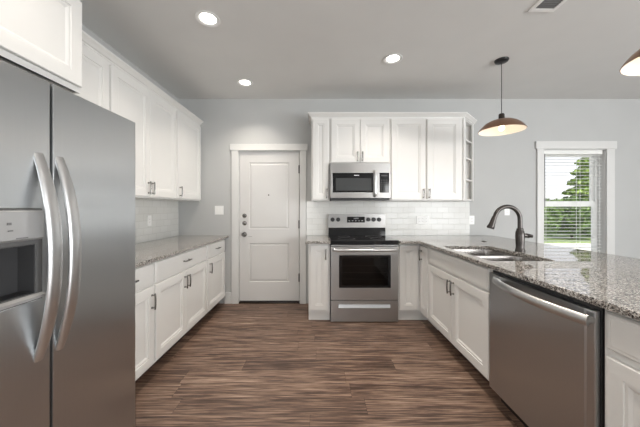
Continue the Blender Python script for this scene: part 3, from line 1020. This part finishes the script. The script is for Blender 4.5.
# ------------------------------------------------------------------ ceiling: recessed lights, vent
def downlight(label, x, y, spot=True):
    r = thing('recessed_light', label, 'ceiling light', (x, y, CEIL), 0, 'recessed ceiling lights')
    MB().lathe([(0.060, 0.0), (0.088, -0.001), (0.092, -0.005), (0.090, -0.008), (0.076, -0.008), (0.062, -0.001), (0.060, 0.0)], n=36).build('trim_ring', WHITEPL, r)
    MB().lathe([(0, -0.003), (0.050, -0.003), (0.060, -0.002), (0.060, -0.001), (0, -0.001)], n=36).build('lens', LENS, r)
    return r


WARM = (1.0, 0.905, 0.80)
for lb, x, y, pw in (('recessed ceiling light just above the top of the frame, sink side', 0.80, 1.78, 7.3),
                 ('added unseen recessed ceiling light above the frame, over the front of the fridge', -0.85, 0.95, 4.0),  # this and the next two: unseen lights added to brighten cabinet fronts and floor
                 ('added unseen recessed ceiling light over the floor where the camera stands, peninsula side', 0.80, 0.55, 7.3),
                 ('added unseen recessed ceiling light over the floor behind the camera, fridge side', -0.85, -0.2, 7.3),
                 ('round recessed ceiling light nearest the camera, above the left counter', -0.85, 2.085, 6.6),
                 ('smallest recessed ceiling light, above the panelled door', -0.85, 3.147, 7.3),
                 ('recessed ceiling light in front of the range, right of the others', 0.734, 2.642, 7.3)):
    downlight(lb, x, y)
    lamp('downlight_lamp', 'AREA', (x, y, CEIL - 0.012), (0, 0, 0), pw, WARM, shape='DISK', size=0.12, spread=math.radians(112))

vt = thing('ceiling_vent', 'white rectangular ceiling air vent with grey louvres', 'vent', (1.652, 1.85, CEIL))
MB().prism(rect(-0.097, 0.097, -0.155, 0.155), -0.008, 0.0, [rect(-0.068, 0.068, -0.126, 0.126)], bev=0.002).build('frame', WHITEPL, vt)
MB().box(-0.068, 0.068, -0.126, 0.126, -0.0015, -0.0005).build('duct_plate', VENTDARK, vt)
lv = MB()
for i in range(15):
    y = -0.118 + i * 0.0168
    t = bmesh.new()
    bmesh.ops.create_cube(t, size=1)
    for v in t.verts:
        a, b_, c = v.co.x * 0.136, v.co.y * 0.013, v.co.z * 0.0012
        v.co = Vector((a, y + b_ * 0.8 - c * 0.6, -0.0055 + b_ * 0.45 + c))
    lv._merge(t)
lv.build('louvres', VENTDARK, vt)

# ------------------------------------------------------------------ pendants
def pendant(label, x, y):
    zr = 2.045
    p = thing('pendant_lamp', label, 'pendant lamp', (x, y, zr), 0, 'copper pendant lamps')
    top = CEIL - zr
    MB().lathe([(0, top), (0.062, top), (0.063, top - 0.006), (0.055, top - 0.020), (0.03, top - 0.026), (0.008, top - 0.03), (0, top - 0.03)]).build('canopy', BLACK, p)
    MB().tube([(0, 0, 0.16), (0, 0, top - 0.028)], 0.0032, 8).build('cord', BLACK, p)
    MB().lathe([(0, 0.168), (0.022, 0.166), (0.026, 0.158), (0.027, 0.113), (0.030, 0.106), (0, 0.106)]).build('socket_cap', BRONZE, p)
    prof = [(0.030, 0.108), (0.055, 0.105), (0.095, 0.094), (0.135, 0.073), (0.165, 0.047), (0.186, 0.021), (0.199, 0.0)]
    MB().lathe(prof + [(0.2015, 0.001), (0.1885, 0.0225), (0.167, 0.049), (0.1365, 0.0755), (0.096, 0.0965), (0.055, 0.1075), (0.030, 0.111)], n=48).build('shade', COPPER, p)
    MB().lathe([(r - 0.0012, z - 0.0022) for r, z in prof] , n=48).build('shade_lining', SHADEIN, p)
    MB().lathe([(0, -0.004), (0.014, 0.0), (0.024, 0.014), (0.026, 0.028), (0.020, 0.045), (0.013, 0.062), (0.012, 0.104), (0, 0.104)], n=20).build('bulb', BULB, p)
    lamp('pendant_bulb_lamp', 'POINT', (x, y, zr + 0.0), (0, 0, 0), 2.0, (1, 0.80, 0.62), shadow_soft_size=0.03)
    return p


pendant('copper pendant lamp hanging left of the window', 1.815, 2.67)
pendant('copper pendant lamp cut off by the top right of the frame', 1.82, 1.36)

# ------------------------------------------------------------------ outside the window
GZ = -0.35
struct(MB().box(-6, 60, BW + WT + 0.02, 70, GZ - 0.2, GZ).build('ground', CONCRETE))
tag(MB().box(2, 50, 12.6, 40, GZ, GZ + 0.02).build('lawn', GRASSM), 'strip of green lawn beyond the driveway', 'grass', kind='stuff')


def leaves(m, pts, size):
    for p in pts:
        d = Vector((random.gauss(0, 1), random.gauss(0, 1), random.gauss(0, 1))).normalized()
        a = d.orthogonal().normalized() * size * random.uniform(.6, 1.2)
        b_ = d.cross(a).normalized() * size * random.uniform(.4, .8)
        p = Vector(p)
        m.bm.faces.new([m.bm.verts.new(p + v) for v in (a, b_, -a, -b_)])


def shrub(label, x, y, rx, rz, zc, n=3200):
    s = thing('shrub', label, 'shrub', (x, y, GZ + 0.03), 0, 'shrubs beyond the driveway')
    m = MB()
    pts = []
    for i in range(n):
        d = Vector((random.gauss(0, 1), random.gauss(0, 1), random.gauss(0, 1))).normalized() * random.uniform(.6, 1.05)
        z = zc + d.z * rz
        if z > 0.22:
            pts.append((d.x * rx, d.y * rx, z))
    leaves(m, pts, 0.13)
    m.build('foliage', GREEN2, s, recalc=False)
    MB().tube([(0, 0, 0), (0.03, 0.02, zc)], [0.06, 0.03], 8).build('stem', BARK, s)


shr = [(10.9, 13.8, 1.1, 1.15, 1.1), (13.35, 14.2, 1.15, 1.1, 1.08), (15.9, 14.6, 1.2, 1.2, 1.15), (18.6, 15.2, 1.25, 1.25, 1.2)]
lbs = ['green shrub beyond the window, leftmost of the row', 'green shrub beyond the window, second from the left of the row',
       'green shrub beyond the window, third from the left of the row', 'green shrub beyond the window, rightmost of the row']
for a, l in zip(shr, lbs):
    shrub(l, *a)
tr = thing('conifer_tree', 'tall green conifer tree outside the window above the shrubs', 'tree', (19.6, 19.6, GZ + 0.021))
m = MB()
pts = []
for i in range(9500):
    h = random.random() ** 1.3
    z = 0.6 + h * 5.6
    R = 2.1 * (1 - h) ** 0.8 * (0.75 + 0.25 * math.sin(z * 9)) + 0.05
    a = random.uniform(0, 2 * PI)
    q = R * random.uniform(.5, 1.0)
    pts.append((q * math.cos(a), q * math.sin(a), z - 0.15 * q))
leaves(m, pts, 0.16)
m.build('crown', GREEN1, tr, recalc=False)
MB().tube([(0, 0, 0), (0, 0, 2.5), (0, 0, 4.9)], [0.14, 0.09, 0.02], 10).build('trunk', BARK, tr)
